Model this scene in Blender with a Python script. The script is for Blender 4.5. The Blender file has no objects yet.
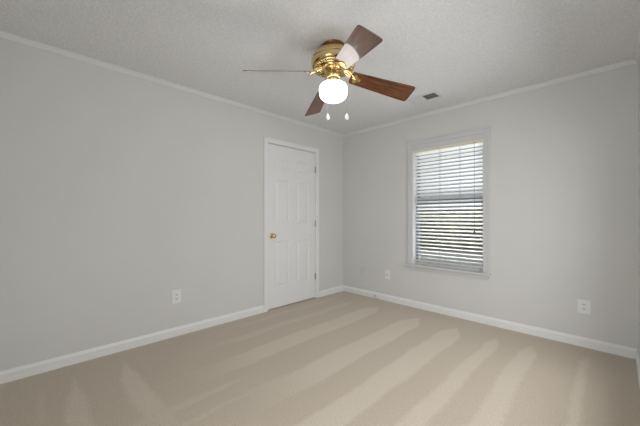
import bpy, bmesh, math, random
from mathutils import Matrix, Vector
random.seed(4)
PI = math.pi
SC = bpy.context.scene
C = SC.collection

# ---------------------------------------------------------------- camera, world, light, exposure
F_PX = 294.0
cam = bpy.data.objects.new('camera', bpy.data.cameras.new('camera')); C.objects.link(cam)
cam.location = (2.991, -3.487, 1.15)
cam.rotation_euler = (PI/2, 0, math.radians(45.1))
cam.data.sensor_width = 36.0; cam.data.lens = 36.0*F_PX/640.0
cam.data.shift_y = 3.7/640.0
cam.data.clip_start = 0.02
SC.camera = cam
SC.view_settings.view_transform = 'Standard'; SC.view_settings.look = 'None'
SC.view_settings.gamma = 1.0; SC.view_settings.use_curve_mapping = False
SC.view_settings.exposure = -0.38

wd = bpy.data.worlds.new('sky'); SC.world = wd; wd.use_nodes = True
bgn = wd.node_tree.nodes['Background']
bgn.inputs[0].default_value = (0.80, 0.90, 1.0, 1); bgn.inputs[1].default_value = 0.55

sun = bpy.data.objects.new('sun', bpy.data.lights.new('sun', 'SUN')); C.objects.link(sun)
sun.data.energy = 3.0; sun.data.angle = 0.02; sun.data.color = (1, .95, .85)
sun.rotation_euler = (0, math.radians(-50), 0)

def area(name, loc, rot, sx, sy, p, col=(1, 1, 1)):
    l = bpy.data.objects.new(name, bpy.data.lights.new(name, 'AREA')); C.objects.link(l)
    l.data.shape = 'RECTANGLE'; l.data.size = sx; l.data.size_y = sy
    l.data.energy = p; l.data.color = col
    l.location = loc; l.rotation_euler = rot
    return l
# unseen fill lamps added outside the two openings and below the far window
area('rear_fill', (2.45, -5.0, 1.05), (math.radians(90), 0, 0), 1.8, 1.7, 42, (0.985, 0.99, 1.0))
area('side_fill', (3.75, -2.1, 1.68), (math.radians(90), 0, math.radians(90)), 3.1, 1.7, 84, (0.985, 0.99, 1.0))
area('window_uplight_fill', (1.58, 1.35, -0.30), (math.radians(-140), 0, 0), 2.2, 1.4, 240, (0.95, 0.98, 1.0))  # added lamp stands in for daylight bounced off the ground

# ---------------------------------------------------------------- materials
def mat(name, col, rough=0.5, metal=0.0, **kw):
    m = bpy.data.materials.new(name); m.use_nodes = True
    b = m.node_tree.nodes['Principled BSDF']
    b.inputs['Base Color'].default_value = (*col, 1)
    b.inputs['Roughness'].default_value = rough
    b.inputs['Metallic'].default_value = metal
    for k, v in kw.items(): b.inputs[k.replace('_', ' ')].default_value = v
    return m
def N(m, t, **kw):
    n = m.node_tree.nodes.new(t)
    for k, v in kw.items(): setattr(n, k, v)
    return n
def lk(m, a, b): m.node_tree.links.new(a, b)
def bsdf(m): return m.node_tree.nodes['Principled BSDF']
def bump(m, scale, strength, dist=0.002, detail=3, kind='ShaderNodeTexNoise', rough=.55):
    tc = N(m, 'ShaderNodeTexCoord'); n = N(m, kind); n.inputs['Scale'].default_value = scale
    if kind == 'ShaderNodeTexNoise':
        n.inputs['Detail'].default_value = detail; n.inputs['Roughness'].default_value = rough
    b = N(m, 'ShaderNodeBump'); b.inputs['Strength'].default_value = strength; b.inputs['Distance'].default_value = dist
    lk(m, tc.outputs['Object'], n.inputs['Vector']); lk(m, n.outputs[0], b.inputs['Height'])
    lk(m, b.outputs[0], bsdf(m).inputs['Normal'])
    return n, tc

M_wall = mat('wall_paint', (0.700, 0.695, 0.672), 0.75); bump(M_wall, 220, 0.12, 0.001)
M_white = mat('white_trim_paint', (0.85, 0.85, 0.84), 0.38); bump(M_white, 30, 0.03, 0.001)
M_crown = mat('crown_paint', (0.76, 0.76, 0.745), 0.5); bump(M_crown, 30, 0.03, 0.001)
M_door = mat('door_paint', (0.84, 0.84, 0.84), 0.42); bump(M_door, 60, 0.04, 0.001)
M_ceil = mat('textured_ceiling', (0.82, 0.82, 0.82), 0.9)
nz, tc = bump(M_ceil, 60, 1.0, 0.008, 5, rough=.65)
M_plate = mat('outlet_plastic', (0.82, 0.82, 0.80), 0.35); bump(M_plate, 40, 0.02, 0.0005)
M_plate_paint = mat('painted_plate', (0.66, 0.655, 0.635), 0.5); bump(M_plate_paint, 60, 0.05, 0.0005)
M_dark = mat('dark_slot', (0.03, 0.03, 0.03), 0.6); bump(M_dark, 60, 0.05, 0.0005)
M_ventdark = mat('duct_dark', (0.10, 0.10, 0.10), 0.7); bump(M_ventdark, 60, 0.05, 0.0005)
M_vent = mat('vent_white_metal', (0.74, 0.74, 0.74), 0.45); bump(M_vent, 60, 0.03, 0.0005)
M_brass = mat('polished_brass', (0.70, 0.54, 0.26), 0.20, 1.0)
nz2, _ = bump(M_brass, 25, 0.05, 0.002)
M_brassd = mat('dark_brown_canopy_metal', (0.22, 0.10, 0.04), 0.25, 1.0); bump(M_brassd, 25, 0.05, 0.002)  # dark brown metal for the canopy
M_hinge = mat('satin_nickel', (0.42, 0.42, 0.42), 0.35, 1.0); bump(M_hinge, 60, 0.05, 0.0005)
M_fob = mat('white_ceramic', (0.9, 0.9, 0.9), 0.15); bump(M_fob, 20, 0.02, 0.0005)
M_globe = mat('opal_glass', (0.93, 0.90, 0.88), 0.12, 0.0, Emission_Strength=4.5); bump(M_globe, 10, 0.01, 0.001)
bsdf(M_globe).inputs['Emission Color'].default_value = (1, .95, .92, 1)
M_blind = mat('blind_slat_white', (0.82, 0.81, 0.79), 0.4); bump(M_blind, 30, 0.02, 0.0005)
M_wtrim = mat('window_trim_shaded_white', (0.66, 0.66, 0.66), 0.45); bump(M_wtrim, 30, 0.03, 0.001)  # white trim with the backlit wall's shade mixed into its colour
M_sash = mat('sash_backlit_shade', (0.22, 0.25, 0.31), 0.4); bump(M_sash, 30, 0.03, 0.001)  # backlit shade put into the sash colour as dark blue-grey
M_cream = mat('blind_headrail_cream', (0.80, 0.76, 0.62), 0.4); bump(M_cream, 30, 0.02, 0.0005)
# vinyl slats let some daylight through
_n = M_blind.node_tree; _p = _n.nodes['Principled BSDF']; _o = _n.nodes['Material Output']
_t = _n.nodes.new('ShaderNodeBsdfTranslucent'); _t.inputs[0].default_value = (.88, .88, .86, 1)
_m = _n.nodes.new('ShaderNodeMixShader'); _m.inputs[0].default_value = .4
_n.links.new(_p.outputs[0], _m.inputs[1]); _n.links.new(_t.outputs[0], _m.inputs[2]); _n.links.new(_m.outputs[0], _o.inputs[0])
M_cord = mat('blind_cord', (0.28, 0.28, 0.30), 0.8); bump(M_cord, 400, 0.2, 0.0005)
M_wand = mat('wand_dark', (0.10, 0.09, 0.09), 0.3); bump(M_wand, 40, 0.02, 0.0005)
M_glass = bpy.data.materials.new('window_glass'); M_glass.use_nodes = True
_n = M_glass.node_tree; _n.nodes.clear(); _o = _n.nodes.new('ShaderNodeOutputMaterial'); _m = _n.nodes.new('ShaderNodeMixShader')
_t = _n.nodes.new('ShaderNodeBsdfTransparent'); _g = _n.nodes.new('ShaderNodeBsdfGlossy'); _g.inputs['Roughness'].default_value = 0.02
_t.inputs[0].default_value = (.96, .97, .97, 1); _m.inputs[0].default_value = .06
_n.links.new(_t.outputs[0], _m.inputs[1]); _n.links.new(_g.outputs[0], _m.inputs[2]); _n.links.new(_m.outputs[0], _o.inputs[0])
# soft variation inside the paint
def vary(m, base, amp, scale):
    tc = N(m, 'ShaderNodeTexCoord'); n = N(m, 'ShaderNodeTexNoise'); n.inputs['Scale'].default_value = scale
    r = N(m, 'ShaderNodeValToRGB')
    r.color_ramp.elements[0].position = .3; r.color_ramp.elements[1].position = .7
    r.color_ramp.elements[0].color = (*[c*(1-amp) for c in base], 1); r.color_ramp.elements[1].color = (*[c*(1+amp) for c in base], 1)
    lk(m, tc.outputs['Object'], n.inputs['Vector']); lk(m, n.outputs[0], r.inputs[0]); lk(m, r.outputs[0], bsdf(m).inputs['Base Color'])
vary(M_wall, (0.700, 0.695, 0.672), 0.012, 2.0)
vary(M_ceil, (0.82, 0.82, 0.82), 0.07, 75)

# wood of the fan blades: grain runs along local x
def wood(name, c1, c2):
    m = mat(name, c1, 0.35, 0.0, Coat_Weight=1.0, Coat_Roughness=0.04, Coat_IOR=1.65, Specular_IOR_Level=0.15)
    tc = N(m, 'ShaderNodeTexCoord'); mp = N(m, 'ShaderNodeMapping'); mp.inputs['Scale'].default_value = (3, 45, 45)
    n = N(m, 'ShaderNodeTexNoise'); n.inputs['Scale'].default_value = 2.2; n.inputs['Detail'].default_value = 6; n.inputs['Distortion'].default_value = .6
    r = N(m, 'ShaderNodeValToRGB'); r.color_ramp.elements[0].position = .36; r.color_ramp.elements[1].position = .62
    r.color_ramp.elements[0].color = (*c2, 1); r.color_ramp.elements[1].color = (*c1, 1)
    lk(m, tc.outputs['Object'], mp.inputs[0]); lk(m, mp.outputs[0], n.inputs['Vector']); lk(m, n.outputs[0], r.inputs[0])
    lk(m, r.outputs[0], bsdf(m).inputs['Base Color'])
    return m
M_wood = wood('oak_blade_laminate', (0.17, 0.050, 0.007), (0.045, 0.011, 0.002))

# carpet: vacuum stripes (pile lying the other way) laid out in room coordinates
def carpet():
    m = mat('beige_carpet', (0.5, 0.43, 0.35), 0.97)
    bsdf(m).inputs['Sheen Weight'].default_value = 0.25
    nt = m.node_tree
    def math_(op, a, b=None, c=None):
        n = N(m, 'ShaderNodeMath', operation=op)
        for i, v in enumerate((a, b, c)):
            if v is None: continue
            if isinstance(v, (int, float)): n.inputs[i].default_value = v
            else: lk(m, v, n.inputs[i])
        return n.outputs[0]
    tc = N(m, 'ShaderNodeTexCoord')
    sx = N(m, 'ShaderNodeSeparateXYZ'); lk(m, tc.outputs['Object'], sx.inputs[0])
    def noise(scale, detail=2, vec=None):
        n = N(m, 'ShaderNodeTexNoise'); n.inputs['Scale'].default_value = scale; n.inputs['Detail'].default_value = detail
        lk(m, vec or tc.outputs['Object'], n.inputs['Vector']); return n.outputs[0]
    wob = math_('MULTIPLY', math_('SUBTRACT', noise(1.6), 0.5), 0.09)
    fine = math_('MULTIPLY', math_('SUBTRACT', noise(18, 3), 0.5), 0.035)
    x = math_('ADD', math_('ADD', sx.outputs[0], wob), fine)
    y = math_('ADD', math_('ADD', sx.outputs[1], wob), fine)
    def band(v, along, c, w, a0, a1, amp, soft=.022, taper=0.35):
        # |v-c| < w, the band narrowing to a point at its end a1 and fading out at a0
        t = N_clamp(math_('DIVIDE', math_('SUBTRACT', a1, along), taper*.7))
        t0 = N_clamp(math_('DIVIDE', math_('SUBTRACT', along, a0), .6))
        wid = math_('MULTIPLY', t, w*.92)
        dd = math_('SUBTRACT', wid, math_('ABSOLUTE', math_('SUBTRACT', v, c)))
        return math_('MULTIPLY', math_('MULTIPLY', N_clamp(math_('DIVIDE', dd, soft*1.4)), t0), amp)
    def N_clamp(v):
        n = N(m, 'ShaderNodeClamp'); lk(m, v, n.inputs[0]); return n.outputs[0]
    X, Y = sx.outputs[0], sx.outputs[1]
    bands = [band(x, Y, .20, .05, -2.3, -.25, .45), band(x, Y, .48, .07, -2.6, -.25, .5), band(x, Y, .87, .13, -2.7, -.28, .9),
             band(x, Y, 1.42, .14, -2.55, -.30, 1.0), band(x, Y, 1.85, .12, -3.7, -.30, 1.0),
             band(x, Y, 2.20, .075, -3.7, -.28, .9), band(x, Y, 2.47, .085, -3.7, -.24, .85),
             band(x, Y, 2.82, .045, -3.7, -.14, .9), band(x, Y, 1.12, .05, -4.4, -2.3, .5),
             band(x, Y, 1.30, .03, -4.4, -2.0, .5)]
    # short strokes that start at the left wall (narrow end towards the wall)
    def stroke(c, w, a0, a1, amp, taper):
        t = N_clamp(math_('DIVIDE', math_('SUBTRACT', X, a0), taper))
        t1 = N_clamp(math_('DIVIDE', math_('SUBTRACT', a1, X), .5))
        wid = math_('MULTIPLY', t, w)
        dd = math_('SUBTRACT', wid, math_('ABSOLUTE', math_('SUBTRACT', y, c)))
        return math_('MULTIPLY', math_('MULTIPLY', N_clamp(math_('DIVIDE', dd, .035)), t1), amp)
    bands += [stroke(-3.27, .07, .16, 1.5, .8, .5), stroke(-2.96, .08, .2, 1.4, .9, .35), stroke(-3.43, .03, .14, .9, .6, .3)]
    tot = bands[0]
    for b in bands[1:]: tot = math_('MAXIMUM', tot, b)
    mix = N(m, 'ShaderNodeMix', data_type='RGBA'); lk(m, tot, mix.inputs[0])
    mix.inputs[6].default_value = (0.550, 0.466, 0.366, 1); mix.inputs[7].default_value = (0.645, 0.562, 0.455, 1)
    # fibre speckle
    sp = N(m, 'ShaderNodeMix', data_type='RGBA', blend_type='MULTIPLY'); sp.inputs[0].default_value = 1.0
    r = N(m, 'ShaderNodeValToRGB'); r.color_ramp.elements[0].position = .3; r.color_ramp.elements[1].position = .7
    r.color_ramp.elements[0].color = (.85, .84, .82, 1); r.color_ramp.elements[1].color = (1.09, 1.09, 1.09, 1)
    lk(m, noise(110, 5), r.inputs[0]); lk(m, mix.outputs[2], sp.inputs[6]); lk(m, r.outputs[0], sp.inputs[7])
    lk(m, sp.outputs[2], bsdf(m).inputs['Base Color'])
    bp = N(m, 'ShaderNodeBump'); bp.inputs['Strength'].default_value = .5; bp.inputs['Distance'].default_value = .006
    lk(m, noise(160, 3), bp.inputs['Height']); lk(m, bp.outputs[0], bsdf(m).inputs['Normal'])
    return m
M_carpet = carpet()

# ---------------------------------------------------------------- helpers
def new(): return bmesh.new()
def box(bm, x0, x1, y0, y1, z0, z1):
    vs = [bm.verts.new(p) for p in ((x0,y0,z0),(x1,y0,z0),(x1,y1,z0),(x0,y1,z0),(x0,y0,z1),(x1,y0,z1),(x1,y1,z1),(x0,y1,z1))]
    for f in ((0,3,2,1),(4,5,6,7),(0,1,5,4),(1,2,6,5),(2,3,7,6),(3,0,4,7)): bm.faces.new([vs[i] for i in f])
    return vs
def lathe(bm, prof, seg=48, origin=(0, 0, 0), M=None, a0=0):
    rings = []
    for r, z in prof:
        if r < 1e-6: rings.append([bm.verts.new((0, 0, z))])
        else: rings.append([bm.verts.new((r*math.cos(2*PI*k/seg+a0), r*math.sin(2*PI*k/seg+a0), z)) for k in range(seg)])
    for a, b in zip(rings, rings[1:]):
        for k in range(seg):
            q = (k+1) % seg
            if len(a) == 1 and len(b) == 1: continue
            if len(a) == 1: f = (a[0], b[q], b[k])
            elif len(b) == 1: f = (a[k], a[q], b[0])
            else: f = (a[k], a[q], b[q], b[k])
            bm.faces.new(f)
    T = (M or Matrix.Identity(4)) if M else Matrix.Translation(origin)
    for ring in rings:
        for v in ring: v.co = T @ v.co
def tube(bm, pts, r, seg=8, closed=False):
    pts = [Vector(p) for p in pts]; n = len(pts); rings = []
    for i, p in enumerate(pts):
        if closed: d = pts[(i+1) % n]-pts[i-1]
        else: d = pts[min(i+1, n-1)]-pts[max(i-1, 0)]
        d.normalize(); u = d.orthogonal() if abs(d.z) > .9 else d.cross(Vector((0, 0, 1))); u.normalize(); w = d.cross(u)
        rr = r[i] if isinstance(r, (list, tuple)) else r
        rings.append([bm.verts.new(p+u*rr*math.cos(2*PI*k/seg)+w*rr*math.sin(2*PI*k/seg)) for k in range(seg)])
    m = n if closed else n-1
    for i in range(m):
        a, b = rings[i], rings[(i+1) % n]
        for k in range(seg): bm.faces.new((a[k], a[(k+1) % seg], b[(k+1) % seg], b[k]))
    if not closed:
        bm.faces.new(rings[0][::-1]); bm.faces.new(rings[-1])
def prism(bm, outline, z0, z1):
    a = [bm.verts.new((x, y, z0)) for x, y in outline]; b = [bm.verts.new((x, y, z1)) for x, y in outline]
    bm.faces.new(a[::-1]); bm.faces.new(b)
    for i in range(len(a)):
        j = (i+1) % len(a); bm.faces.new((a[i], a[j], b[j], b[i]))
def sweep(bm, prof, p0, p1, inward, cut0=0, cut1=0):
    """prof = [(out from wall, z)], run along p0->p1; cut shortens the outer edge for mitres."""
    p0 = Vector((*p0, 0)); p1 = Vector((*p1, 0)); d = (p1-p0).normalized(); inw = Vector((*inward, 0))
    A = [bm.verts.new(p0+inw*o+d*o*cut0+Vector((0, 0, z))) for o, z in prof]
    B = [bm.verts.new(p1+inw*o-d*o*cut1+Vector((0, 0, z))) for o, z in prof]
    n = len(prof)
    for i in range(n): j = (i+1) % n; bm.faces.new((A[i], A[j], B[j], B[i]))
    bm.faces.new(A[::-1]); bm.faces.new(B)
def obj(name, bm, m, parent=None, bevel=0, smooth=False, loc=(0, 0, 0)):
    bmesh.ops.recalc_face_normals(bm, faces=bm.faces)
    me = bpy.data.meshes.new(name); bm.to_mesh(me); bm.free()
    for mm in (m if isinstance(m, (list, tuple)) else [m]): me.materials.append(mm)
    o = bpy.data.objects.new(name, me); C.objects.link(o); o.location = loc
    if parent: o.parent = parent
    if smooth:
        for p in me.polygons: p.use_smooth = True
        try:
            me.set_sharp_from_angle(angle=math.radians(38))
        except Exception: pass
    if bevel:
        b = o.modifiers.new('bevel', 'BEVEL'); b.width = bevel; b.segments = 2; b.limit_method = 'ANGLE'
    return o
def struct(name, bm, m, parent=None, **k):
    o = obj(name, bm, m, parent, **k)
    if not parent: o['kind'] = 'structure'
    return o
def thing(name, label, cat, loc=(0, 0, 0), group=None):
    o = bpy.data.objects.new(name, None); C.objects.link(o); o.location = loc
    o.empty_display_size = .05
    o['label'] = label; o['category'] = cat
    if group: o['group'] = group
    return o

# ---------------------------------------------------------------- room shell
W, D, H, T = 3.122, 3.75, 2.424, 0.14
bm = new(); box(bm, -T, W+T, -D-T, T, -0.12, 0); struct('floor', bm, M_carpet)
bm = new(); box(bm, -T, W+T, -D-T, T, H, H+0.12); struct('ceiling', bm, M_ceil)
# left wall with the doorway
DY0, DY1, DZ = -1.411, -0.596, 2.052
bm = new(); box(bm, -T, 0, -D-T, DY0, 0, H); box(bm, -T, 0, DY1, T, 0, H); box(bm, -T, 0, DY0, DY1, DZ, H)
struct('wall_left', bm, M_wall)
# back wall with the window
WX0, WX1, WZ0, WZ1 = 1.167, 1.993, 0.545, 2.003
bm = new(); box(bm, 0, WX0, 0, T, 0, H); box(bm, WX1, W, 0, T, 0, H)
box(bm, WX0, WX1, 0, T, 0, WZ0-.02); box(bm, WX0, WX1, 0, T, WZ1, H)
struct('wall_back', bm, M_wall)
RY0, RY1, RZ0, RZ1 = -3.25, -.70, .40, 1.78      # unseen wide opening added in the right wall for the side fill
bm = new(); box(bm, W, W+T, -D-T, RY0, 0, H); box(bm, W, W+T, RY1, T, 0, H); box(bm, W, W+T, RY0, RY1, 0, RZ0); box(bm, W, W+T, RY0, RY1, RZ1, H)
struct('wall_right', bm, M_wall)
# wall behind the camera, with an added opening that lets fill light in
FX0, FX1, FZ0, FZ1 = 1.75, 3.02, 0, 2.12
bm = new(); box(bm, 0, FX0, -D-T, -D, 0, H); box(bm, FX1, W, -D-T, -D, 0, H)
box(bm, FX0, FX1, -D-T, -D, FZ1, H)
struct('wall_front', bm, M_wall)

BP = [(0, 0), (.014, 0), (.014, .062), (.010, .070), (.007, .076), (.005, .084), (0, .084)]
CP = [(0, H), (.022, H), (.022, H-.005), (.018, H-.010), (.013, H-.018), (.010, H-.028), (.007, H-.033), (.007, H-.039), (0, H-.039)]
CAS = .056
def run(name, prof, segs):
    bm = new()
    for s in segs: sweep(bm, prof, *s)
    return struct(name, bm, M_crown if prof is CP else M_white)
run('baseboard_left', BP, [((0, -D), (0, DY0-CAS), (1, 0), 1, 0), ((0, DY1+CAS), (0, 0), (1, 0), 0, 1)])
run('baseboard_back', BP, [((0, 0), (W, 0), (0, -1), 1, 1)])
run('baseboard_right', BP, [((W, -D), (W, 0), (-1, 0), 1, 1)])
run('baseboard_front', BP, [((0, -D), (FX0, -D), (0, 1), 1, 0)])
run('trim_1', CP, [((0, -D), (0, 0), (1, 0), 1, 1)])
run('trim_2', CP, [((0, 0), (W, 0), (0, -1), 1, 1)])
run('trim_3', CP, [((W, -D), (W, 0), (-1, 0), 1, 1)])
run('trim_4', CP, [((0, -D), (W, -D), (0, 1), 1, 1)])

# ---------------------------------------------------------------- door
def frame_yz(bm, x0, x1, y0, y1, z0, z1, w):
    """flat frame in the yz plane, open at the bottom"""
    box(bm, x0, x1, y0, y0+w, z0, z1); box(bm, x0, x1, y1-w, y1, z0, z1); box(bm, x0, x1, y0+w, y1-w, z1-w, z1)
bm = new()
o0, o1, oz = DY0-CAS, DY1+CAS, DZ+CAS+.006
frame_yz(bm, 0, .012, o0, o1, 0, oz, CAS)
frame_yz(bm, .010, .019, o0, o1, 0, oz, .020)            # raised outer band
frame_yz(bm, .010, .015, o0+.020, o1-.020, 0, oz-.020, .018)
frame_yz(bm, -T, .008, DY0-.001, DY1+.001, 0, DZ+.001, .004)   # jamb lining
dr = struct('door_1', bm, M_white, bevel=.003)

# six-panel slab built as one grid: face at xf, moulded recess round each raised panel
def slab():
    bm = new(); xf, xb = -.004, -.039
    Y0, Y1, Z0, Z1 = DY0+.006, DY1-.006, .013, DZ-.006
    cols = [(-1.290, -1.062), (-.945, -.717)]; rows = [(.262, .842), (1.062, 1.612), (1.735, 1.905)]
    ys = sorted([Y0, Y1]+[c for p in cols for c in p]); zs = sorted([Z0, Z1]+[c for p in rows for c in p])
    def quad(pts): bm.faces.new([bm.verts.new(p) for p in pts])
    for i in range(len(ys)-1):
        for j in range(len(zs)-1):
            a, b, c, d = ys[i], ys[i+1], zs[j], zs[j+1]
            if (a, b) in cols and (c, d) in rows:
                loops = [(0, xf), (.006, xf-.002), (.014, xf-.010), (.020, xf-.011), (.046, xf-.003), (.048, xf-.0025)]
                prev = None
                for off, x in loops:
                    r = [(x, a+off, c+off), (x, b-off, c+off), (x, b-off, d-off), (x, a+off, d-off)]
                    if prev:
                        for k in range(4): quad([prev[k], prev[(k+1) % 4], r[(k+1) % 4], r[k]])
                    prev = r
                quad(prev)
            else: quad([(xf, a, c), (xf, b, c), (xf, b, d), (xf, a, d)])
    quad([(xb, Y0, Z0), (xb, Y0, Z1), (xb, Y1, Z1), (xb, Y1, Z0)])
    quad([(xf, Y0, Z0), (xf, Y0, Z1), (xb, Y0, Z1), (xb, Y0, Z0)]); quad([(xf, Y1, Z0), (xb, Y1, Z0), (xb, Y1, Z1), (xf, Y1, Z1)])
    quad([(xf, Y0, Z1), (xf, Y1, Z1), (xb, Y1, Z1), (xb, Y0, Z1)]); quad([(xf, Y0, Z0), (xb, Y0, Z0), (xb, Y1, Z0), (xf, Y1, Z0)])
    bmesh.ops.remove_doubles(bm, verts=bm.verts, dist=1e-5)
    return bm
sl = obj('door_slab', slab(), M_door, dr)
Rx = Matrix.Translation((-.004, -1.345, .915)) @ Matrix.Rotation(PI/2, 4, 'Y')
bm = new(); lathe(bm, [(0, 0), (.031, 0), (.031, .004), (.026, .008), (.012, .011), (.011, .030), (.018, .034), (.026, .042), (.0285, .052), (.026, .062), (.018, .069), (.008, .072), (0, .0725)], 32, M=Rx)
kn = obj('door_knob', bm, M_brass, sl, smooth=True); kn['label'] = 'round polished brass door knob'
for z in (.31, 1.052, 1.812):
    bm = new()
    lathe(bm, [(0, -.046), (.004, -.046), (.0065, -.043), (.0065, .043), (.004, .046), (0, .046)], 12, origin=(.005, DY1-.002, z))
    box(bm, -.006, .001, DY1-.014, DY1+.004, z-.044, z+.044)
    obj('door_hinge', bm, M_hinge, sl, smooth=True)

# unseen shell added behind the door leaf to keep light out of its gap
bm = new(); box(bm, -.95, -.85, -2.2, .14, 0, H); box(bm, -.85, -T, -2.2, -2.1, 0, H); box(bm, -.85, -T, .04, .14, 0, H); box(bm, -.95, -T, -2.2, .14, -.12, 0); box(bm, -.95, -T, -2.2, .14, H, H+.12)
struct('door_light_block', bm, M_wall)
# ---------------------------------------------------------------- window
bm = new()
def frame_xz(bm, y0, y1, x0, x1, z0, z1, w, bottom=False):
    box(bm, x0, x0+w, y0, y1, z0, z1); box(bm, x1-w, x1, y0, y1, z0, z1); box(bm, x0+w, x1-w, y0, y1, z1-w, z1)
    if bottom: box(bm, x0+w, x1-w, y0, y1, z0, z0+w)
CW = .062
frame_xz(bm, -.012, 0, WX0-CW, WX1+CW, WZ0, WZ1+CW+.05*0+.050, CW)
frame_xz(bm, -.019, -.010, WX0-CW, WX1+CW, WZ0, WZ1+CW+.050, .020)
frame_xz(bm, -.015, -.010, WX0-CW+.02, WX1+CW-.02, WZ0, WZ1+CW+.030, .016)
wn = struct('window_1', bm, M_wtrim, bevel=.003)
bm = new()   # reveal lining
box(bm, WX0-.0005, WX0+.010, -.001, T, WZ0, WZ1); box(bm, WX1-.010, WX1+.0005, -.001, T, WZ0, WZ1); obj('window_jamb', bm, M_white, wn)
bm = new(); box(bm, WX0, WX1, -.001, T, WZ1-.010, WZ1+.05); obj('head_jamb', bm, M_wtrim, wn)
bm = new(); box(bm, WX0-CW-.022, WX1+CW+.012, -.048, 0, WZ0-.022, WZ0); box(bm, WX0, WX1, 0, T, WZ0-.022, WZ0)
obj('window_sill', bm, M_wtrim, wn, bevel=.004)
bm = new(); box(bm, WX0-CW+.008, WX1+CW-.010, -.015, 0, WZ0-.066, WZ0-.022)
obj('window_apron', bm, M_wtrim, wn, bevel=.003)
def sash(name, y, z0, z1, lift):
    bm = new(); frame_xz(bm, y, y+.028, WX0+.010, WX1-.010, z0, z1, .032, True)
    s = obj(name, bm, M_sash, wn, bevel=.002)
    bm = new(); box(bm, WX0+.048, WX1-.048, y+.012, y+.016, z0+.038, z1-.038); obj('pane', bm, M_glass, s)
    if lift:
        bm = new(); box(bm, 1.60, 1.67, y-.012, y, z0+.008, z0+.018); box(bm, 1.60, 1.67, y-.016, y-.010, z0+.002, z0+.022)
        obj('sash_lift', bm, M_hinge, s, bevel=.002)
bm = new(); box(bm, WX0+.010, WX1-.010, .060, .078, WZ0, WZ0+.050); obj('lower_rail_facing', bm, M_wtrim, wn, bevel=.003)  # added strip giving the shade-dark lower rail its lighter tone
sash('upper_sash', .108, 1.27, WZ1-.010, False)
sash('lower_sash', .078, WZ0, 1.31, True)

# ---------------------------------------------------------------- blind
bl = thing('window_blind', 'white horizontal slat blind hanging inside the window frame on the far wall', 'blind', (1.58, .036, WZ1-.006))
BX0, BX1 = 1.192-1.58, 1.978-1.58
def slat_bm(tilt, w=.050, th=.0028, n=8):
    bm = new(); c, s = math.cos(tilt), math.sin(tilt); top = []; bot = []
    for i in range(n+1):
        u = -w/2+w*i/n; cr = .0035*(1-(2*u/w)**2)
        for lst, h in ((top, cr+th/2), (bot, cr-th/2)):
            lst.append((u*c-h*s, u*s+h*c))
    pr = top+bot[::-1]
    A = [bm.verts.new((BX0, y, z)) for y, z in pr]; B = [bm.verts.new((BX1, y, z)) for y, z in pr]
    for i in range(len(pr)):
        j = (i+1) % len(pr); bm.faces.new((A[i], A[j], B[j], B[i]))
    bm.faces.new(A); bm.faces.new(B[::-1]); return bm
TILT = math.radians(-24)     # room-side edge up, outer edge down
bm = new(); box(bm, BX0-.005, BX1+.005, -.030, .028, -.034, 0); obj('headrail', bm, M_cream, bl, bevel=.002)
PITCH = .0435; NS = 31
s0 = obj('slat', slat_bm(TILT), M_blind, bl, smooth=True, loc=(0, 0, -.056))
for k in range(1, NS):
    s = s0.copy(); C.objects.link(s); s.parent = bl; s.location = (0, random.uniform(-.0015, .0015), -.056-PITCH*k)
    s.rotation_euler = (random.uniform(-.05, .05), random.uniform(-.002, .002), 0)
zb = -.056-PITCH*NS
bm = new(); box(bm, BX0, BX1, -.025, .025, zb-.004, zb+.012); obj('bottom_rail', bm, M_blind, bl, bevel=.004)
for x in (1.507, 1.737):
    bm = new()
    for y in (-.0275, .0275): tube(bm, [(x-1.58, y, -.03), (x-1.58, y, zb)], .0011, 6)
    tube(bm, [(x-1.58, 0, -.04), (x-1.58, 0, zb)], .0016, 6)
    obj('ladder_cord', bm, M_cord, bl)
bm = new(); tube(bm, [(1.90-1.58, -.040, -.02), (1.90-1.58, -.042, -.5), (1.90-1.58, -.040, -1.00)], .0017, 6)
cd = obj('pull_cord', bm, M_wand, bl)
bm = new(); lathe(bm, [(0, .024), (.004, .022), (.007, .006), (.0105, -.010), (.0105, -.016), (.006, -.022), (0, -.022)], 14, origin=(.32, -.040, -1.008))
obj('tassel', bm, M_wand, cd, smooth=True)

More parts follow.
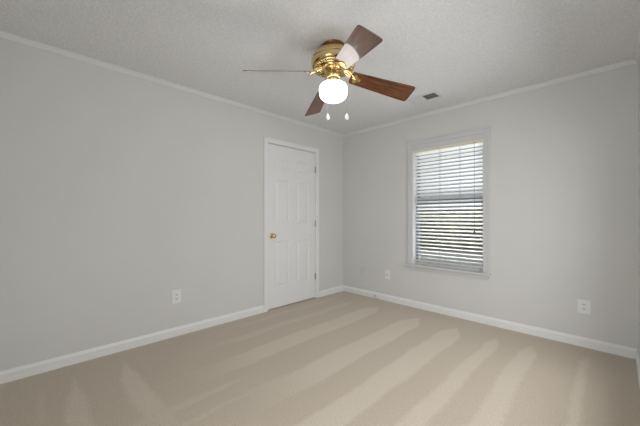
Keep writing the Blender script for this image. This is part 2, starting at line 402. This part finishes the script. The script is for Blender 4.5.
# ---------------------------------------------------------------- wall plates
def plate(name, label, loc, face, w, h, kind, cat, group=None):
    """face: +1 on wall x=0 (faces +x); -1 on wall y=0 (faces -y). Built facing -y, then turned."""
    t = thing(name, label, cat, loc)
    if group: t['group'] = group
    if face > 0: t.rotation_euler = (0, 0, PI/2)
    pm = M_plate_paint if kind == 'blank' else M_plate
    bm = new(); box(bm, -w/2, w/2, -.006, 0, -h/2, h/2); obj('cover_plate', bm, pm, t, bevel=.003)
    if kind == 'duplex':
        for s in (-1, 1):
            bm = new()
            out = [(.017*math.cos(a), .0145*math.sin(a)) for a in [2*PI*k/24 for k in range(24)]]
            out = [(x, max(-.0115, min(.0115, z))) for x, z in out]
            A = [bm.verts.new((x, -.0085, z+s*.0195)) for x, z in out]; B = [bm.verts.new((x, -.005, z+s*.0195)) for x, z in out]
            bm.faces.new(A)
            for i in range(24): j = (i+1) % 24; bm.faces.new((A[i], A[j], B[j], B[i]))
            so = obj('socket', bm, M_plate, t)
            for q, hh in ((-.0065, .0075), (.0065, .006)):
                bm = new(); box(bm, q-.0022, q+.0022, -.0092, -.008, s*.0195-hh/2+.003, s*.0195+hh/2+.003); obj('slot', bm, M_dark, so)
            bm = new(); lathe(bm, [(0, 0), (.0026, 0), (.0026, .001), (0, .001)], 12, M=Matrix.Translation((0, -.0083, s*.0195-.006)) @ Matrix.Rotation(PI/2, 4, 'X'))
            obj('ground_hole', bm, M_dark, so)
        scr = [0]
    elif kind == 'jack':
        bm = new(); box(bm, -.011, .011, -.0085, -.005, -.010, .014); j = obj('jack', bm, M_plate, t, bevel=.001)
        bm = new(); box(bm, -.0065, .0065, -.0092, -.008, -.006, .007); obj('jack_opening', bm, M_dark, j)
        scr = [-h*.37, h*.37]
    else: scr = [-h*.37, h*.37]
    for z in scr:
        bm = new(); lathe(bm, [(0, .0012), (.002, .001), (.003, 0), (0, 0)], 12, M=Matrix.Translation((0, -.006, z)) @ Matrix.Rotation(PI/2, 4, 'X'))
        obj('screw', bm, pm, t, smooth=True)
    return t
plate('power_outlet', 'white double power outlet low on the left wall, left of the closed door', (0, -2.465, .378), 1, .086, .132, 'duplex', 'outlet')
plate('power_outlet', 'white double power outlet low on the far wall, right of the window', (2.798, 0, .355), -1, .088, .122, 'duplex', 'outlet')
plate('phone_jack', 'small pale wall plate with one jack hole, below and left of the window', (.800, 0, .357), -1, .074, .118, 'jack', 'wall plate')
plate('blank_plate', 'wall-coloured blank plate nearest the far room corner', (.382, 0, .372), -1, .080, .122, 'blank', 'wall plate')
# little surface box on the baseboard
t = thing('cable_jack', 'small white cable box mounted on the baseboard between corner and window', 'cable box', (.612, -.014, .048))
bm = new(); box(bm, -.075, .075, -.016, 0, -.026, .032); obj('jack_housing', bm, M_white, t, bevel=.004)
bm = new(); lathe(bm, [(0, .004), (.009, .004), (.009, 0), (0, 0)], 16, M=Matrix.Translation((0, -.0155, -.008)) @ Matrix.Rotation(PI/2, 4, 'X') )
obj('jack_opening', bm, M_dark, t)

# ---------------------------------------------------------------- ceiling register
vt = thing('ceiling_vent', 'white rectangular two-way air register on the ceiling near the window wall', 'vent', (1.545, -.472, H))
VW, VD = .335, .185
bm = new()
box(bm, -VW/2, VW/2, -VD/2, -VD/2+.027, -.006, 0); box(bm, -VW/2, VW/2, VD/2-.027, VD/2, -.006, 0)
box(bm, -VW/2, -VW/2+.027, -VD/2+.027, VD/2-.027, -.006, 0); box(bm, VW/2-.027, VW/2, -VD/2+.027, VD/2-.027, -.006, 0)
box(bm, -.006, .006, -VD/2+.027, VD/2-.027, -.008, 0)
obj('vent_frame', bm, M_vent, vt, bevel=.002)
bm = new(); box(bm, -VW/2+.02, VW/2-.02, -VD/2+.02, VD/2-.02, -.001, -.0002); obj('duct_opening', bm, M_ventdark, vt)
for sgn in (-1, 1):
    for k in range(9):
        x = sgn*(.018+k*.0148); bm = new()
        a = math.radians(40)*sgn
        vs = box(bm, -.0075, .0075, -VD/2+.028, VD/2-.028, -.0006, .0006)
        Mx = Matrix.Translation((x, 0, -.0065)) @ Matrix.Rotation(a, 4, 'Y')
        for v in bm.verts: v.co = Mx @ v.co
        obj('louver', bm, M_vent, vt)

# ---------------------------------------------------------------- ceiling fan
FXY = (1.503, -1.864)
fan = thing('ceiling_fan', 'four-blade brass ceiling fan with dark oak blades and white glass globe', 'ceiling fan', (*FXY, H))
z = lambda v: v-H
def part(name, bm, m, parent=None, smooth=True, **k): return obj(name, bm, m, parent or fan, smooth=smooth, **k)
bm = new(); lathe(bm, [(0, 0), (.088, 0), (.092, z(2.419)), (.088, z(2.41)), (.086, z(2.385)), (.094, z(2.378)), (0, z(2.378))], 64); part('canopy', bm, M_brassd)
bm = new(); lathe(bm, [(0, z(2.380)), (.100, z(2.380)), (.112, z(2.376)), (.135, z(2.366)), (.150, z(2.352)), (.158, z(2.338)), (.160, z(2.330)), (.164, z(2.328)),
    (.164, z(2.316)), (.160, z(2.313)), (.160, z(2.292)), (.164, z(2.289)), (.163, z(2.278)), (.155, z(2.268)), (.145, z(2.262)), (.118, z(2.262)), (.112, z(2.270)), (0, z(2.270))], 72)
mh = part('motor_housing', bm, M_brass)
# pierced filigree ring on the underside
bm = new()
for k in range(20):
    a = 2*PI*k/20; cx, cy = .136*math.cos(a), .136*math.sin(a)
    tube(bm, [(cx+.0135*math.cos(b)*math.cos(a)-.016*math.sin(b)*math.sin(a), cy+.0135*math.cos(b)*math.sin(a)+.016*math.sin(b)*math.cos(a), z(2.260)) for b in [2*PI*j/14 for j in range(14)]], .0032, 6, closed=True)
for r_ in (.152, .118):
    tube(bm, [(r_*math.cos(2*PI*j/64), r_*math.sin(2*PI*j/64), z(2.260)) for j in range(64)], .004, 8, closed=True)
part('filigree_ring', bm, M_brass, mh)
bm = new()
for k in range(20):
    a = 2*PI*k/20
    lathe(bm, [(0, 0), (.0065, 0), (.0065, -.0012), (0, -.0012)], 10, origin=(.136*math.cos(a), .136*math.sin(a), z(2.2618)))
vh = part('vent_hole', bm, M_dark, mh); vh['kind'] = 'stuff'
# rotating hub and switch housing
bm = new(); lathe(bm, [(0, z(2.272)), (.085, z(2.270)), (.098, z(2.258)), (.094, z(2.250)), (.070, z(2.246)), (.066, z(2.238)), (0, z(2.238))], 48); part('rotor_hub', bm, M_brass)
bm = new(); lathe(bm, [(0, z(2.240)), (.040, z(2.240)), (.042, z(2.226)), (.058, z(2.218)), (.062, z(2.205)), (.060, z(2.188)), (.054, z(2.180)), (.046, z(2.176)), (.044, z(2.168)), (.052, z(2.164)), (.060, z(2.156)), (.060, z(2.148)), (0, z(2.148))], 48)
sw = part('switch_housing', bm, M_brass)
# glass globe
bm = new(); lathe(bm, [(0, z(2.152)), (.050, z(2.152)), (.054, z(2.149)), (.080, z(2.143)), (.096, z(2.132)), (.1045, z(2.116)), (.1065, z(2.100)), (.1055, z(2.078)), (.102, z(2.058)), (.092, z(2.038)), (.076, z(2.025)), (.055, z(2.018)), (.03, z(2.0145)), (0, z(2.0135))], 64); gl = part('glass_shade', bm, M_globe); gl['label'] = 'lit white glass globe'
for p in gl.data.polygons: p.use_smooth = True
# camera-frame directions at the fan, turned into room directions
er = Vector((.7059, .7083, 0)); ef = Vector((-.7083, .7059, 0))
# pull chains with white ceramic fobs
for (cx, cy, zt) in ((-.038, .118, 1.938), (.107, .055, 1.918)):
    p = er*cx+ef*cy; q = p.normalized()
    bm = new()
    tube(bm, [q*.058+Vector((0, 0, z(2.200))), q*.09+Vector((0, 0, z(2.205))), q*(p.length-.006)+Vector((0, 0, z(2.200))), p+Vector((0, 0, z(2.188))), p+Vector((0, 0, z(zt+.022)))], .0011, 6)
    for j in range(int((2.188-zt-.022)/.008)):
        lathe(bm, [(0, .0022), (.0019, .001), (.0019, -.001), (0, -.0022)], 6, origin=(p.x, p.y, z(2.186-j*.008)))
    ch = part('pull_chain', bm, M_hinge)
    bm = new(); lathe(bm, [(0, .026), (.004, .025), (.006, .018), (.011, .010), (.0155, -.002), (.0165, -.012), (.013, -.022), (.007, -.028), (0, -.029)], 24, origin=(p.x, p.y, z(zt)))
    part('pull_fob', bm, M_fob, ch)
# blades
def blade_bm():
    bm = new(); r0, r1 = .136, .663; pts = []
    def w(t): return .055+.026*min(1, t*1.05)
    n = 14
    for i in range(n+1):
        t = i/n; pts.append((r0+.012+(r1-.022-r0-.012)*t, -w(t)))
    we = w(1)
    for k in range(1, 9):        # tip with a shallow rounded end and soft corners
        a = -PI/2+PI*k/9
        pts.append((r1-.022+.022*(math.cos(a))**.6, we*math.copysign(abs(math.sin(a))**.45, math.sin(a))))
    for i in range(n, -1, -1):
        t = i/n; pts.append((r0+.012+(r1-.022-r0-.012)*t, w(t)))
    pts += [(r0+.003, .040), (r0, .020), (r0, -.020), (r0+.003, -.040)]
    prism(bm, pts, -.003, .003); return bm
def iron_bm():
    bm = new()
    # trefoil plate under the blade root (local frame of the blade)
    out = []
    for k in range(40):
        a = 2*PI*k/40; r = .030+.009*math.cos(3*a)
        out.append((.186+r*.95*math.cos(a), r*1.2*math.sin(a)))
    prism(bm, out, -.0075, -.0032)
    for (x, y) in ((.210, 0), (.175, .022), (.175, -.022)):
        lathe(bm, [(0, -.0105), (.004, -.010), (.006, -.0075), (0, -.0075)], 12, origin=(x, y, 0))
    return bm
def arm_bm(turn):
    """scrolled arm from hub to blade plate; pts in fan frame with x outward, ending twisted by the blade pitch"""
    bm = new()
    for s in (-1, 1):
        P = [(.085, s*.016, z(2.252)), (.110, s*.026, z(2.246)), (.135, s*.026, z(2.226)), (.165, s*.014, z(2.200))]
        tube(bm, P, [.007, .0065, .006, .006], 8)
    tube(bm, [(.085, 0, z(2.254)), (.115, 0, z(2.244)), (.140, 0, z(2.218)), (.180, 0, z(2.196))], [.010, .008, .007, .007], 8)
    return bm
PITCHB = math.radians(20); DROOP = math.radians(8.2)
bd = er*math.cos(math.radians(195.4))+ef*math.sin(math.radians(195.4)); base_ang = math.atan2(bd.y, bd.x)
b0 = i0 = a0 = None
for k in range(4):
    ang = base_ang+k*PI/2
    # local blade frame: x outward, y to the left of outward (seen from above); the right-hand edge is the raised one
    R = Matrix.Rotation(ang, 4, 'Z') @ Matrix.Translation((0, 0, z(2.236 if k == 0 else 2.229))) @ Matrix.Rotation(DROOP-(math.radians(1.2) if k == 0 else 0), 4, 'Y') @ Matrix.Rotation(-(math.radians(24.5) if k == 0 else PITCHB), 4, 'X')
    if k == 0:
        b0 = part('fan_blade', blade_bm(), M_wood, smooth=False, bevel=.0015); i0 = obj('blade_bracket', iron_bm(), M_brass, b0, smooth=True)
        a0 = part('blade_arm', arm_bm(PITCHB), M_brass); bb, aa = b0, a0
    else:
        bb = b0.copy(); C.objects.link(bb); bb.parent = fan
        ii = i0.copy(); C.objects.link(ii); ii.parent = bb
        aa = a0.copy(); C.objects.link(aa); aa.parent = fan
    bb.matrix_local = R
    aa.matrix_local = Matrix.Rotation(ang, 4, 'Z')

# ---------------------------------------------------------------- outside the window
M_pave = mat('concrete_drive', (0.33, 0.32, 0.32), 0.9); bump(M_pave, 12, .4, .01); vary(M_pave, (0.33, 0.32, 0.32), .15, 2)
bm = new(); box(bm, -40, 44, T+.02, 70, -.65, -.60); struct('ground', bm, M_pave)
M_leaf = mat('hedge_leaves', (0.22, 0.23, 0.07), 0.9); bump(M_leaf, 8, 1, .1); vary(M_leaf, (0.24, 0.23, 0.08), .4, 3)
M_siding = mat('neighbour_siding', (0.30, 0.33, 0.38), 0.8); bump(M_siding, 4, .2, .02)
M_roof = mat('neighbour_roof', (0.10, 0.12, 0.15), 0.9); bump(M_roof, 20, .5, .02)
bm = new()
random.seed(9)
for k in range(46):
    cx = -16+k*.62; r_ = random.uniform(.55, .75); c0 = len(bm.verts)
    bmesh.ops.create_icosphere(bm, subdivisions=2, radius=r_, matrix=Matrix.Translation((cx, random.uniform(-.2, .2), .75)) @ Matrix.Diagonal((1, 1, random.uniform(1.9, 2.3), 1)))
for v in bm.verts: v.co += Vector((random.uniform(-.06, .06), random.uniform(-.06, .06), random.uniform(-.06, .06)))
hd = obj('garden_hedge', bm, M_leaf, loc=(-2, 12.5, -.6)); hd['label'] = 'yellow-green hedge outside, seen through the blind at mid height'; hd['category'] = 'hedge'
nb = thing('neighbour_house', 'grey-blue house with a dark roof outside, beyond the hedge', 'house', (-12, 24, -.6))
bm = new(); box(bm, -12, 12, 0, 7, 0, 2.6); obj('house_wall', bm, M_siding, nb)
bm = new()
A = [bm.verts.new(p) for p in ((-12.4, -.5, 2.55), (-12.4, 7.5, 2.55), (-12.4, 3.5, 3.6))]; B = [bm.verts.new(p) for p in ((12.4, -.5, 2.55), (12.4, 7.5, 2.55), (12.4, 3.5, 3.6))]
bm.faces.new(A); bm.faces.new(B[::-1])
for i in range(3): j = (i+1) % 3; bm.faces.new((A[i], A[j], B[j], B[i]))
obj('roof', bm, M_roof, nb)
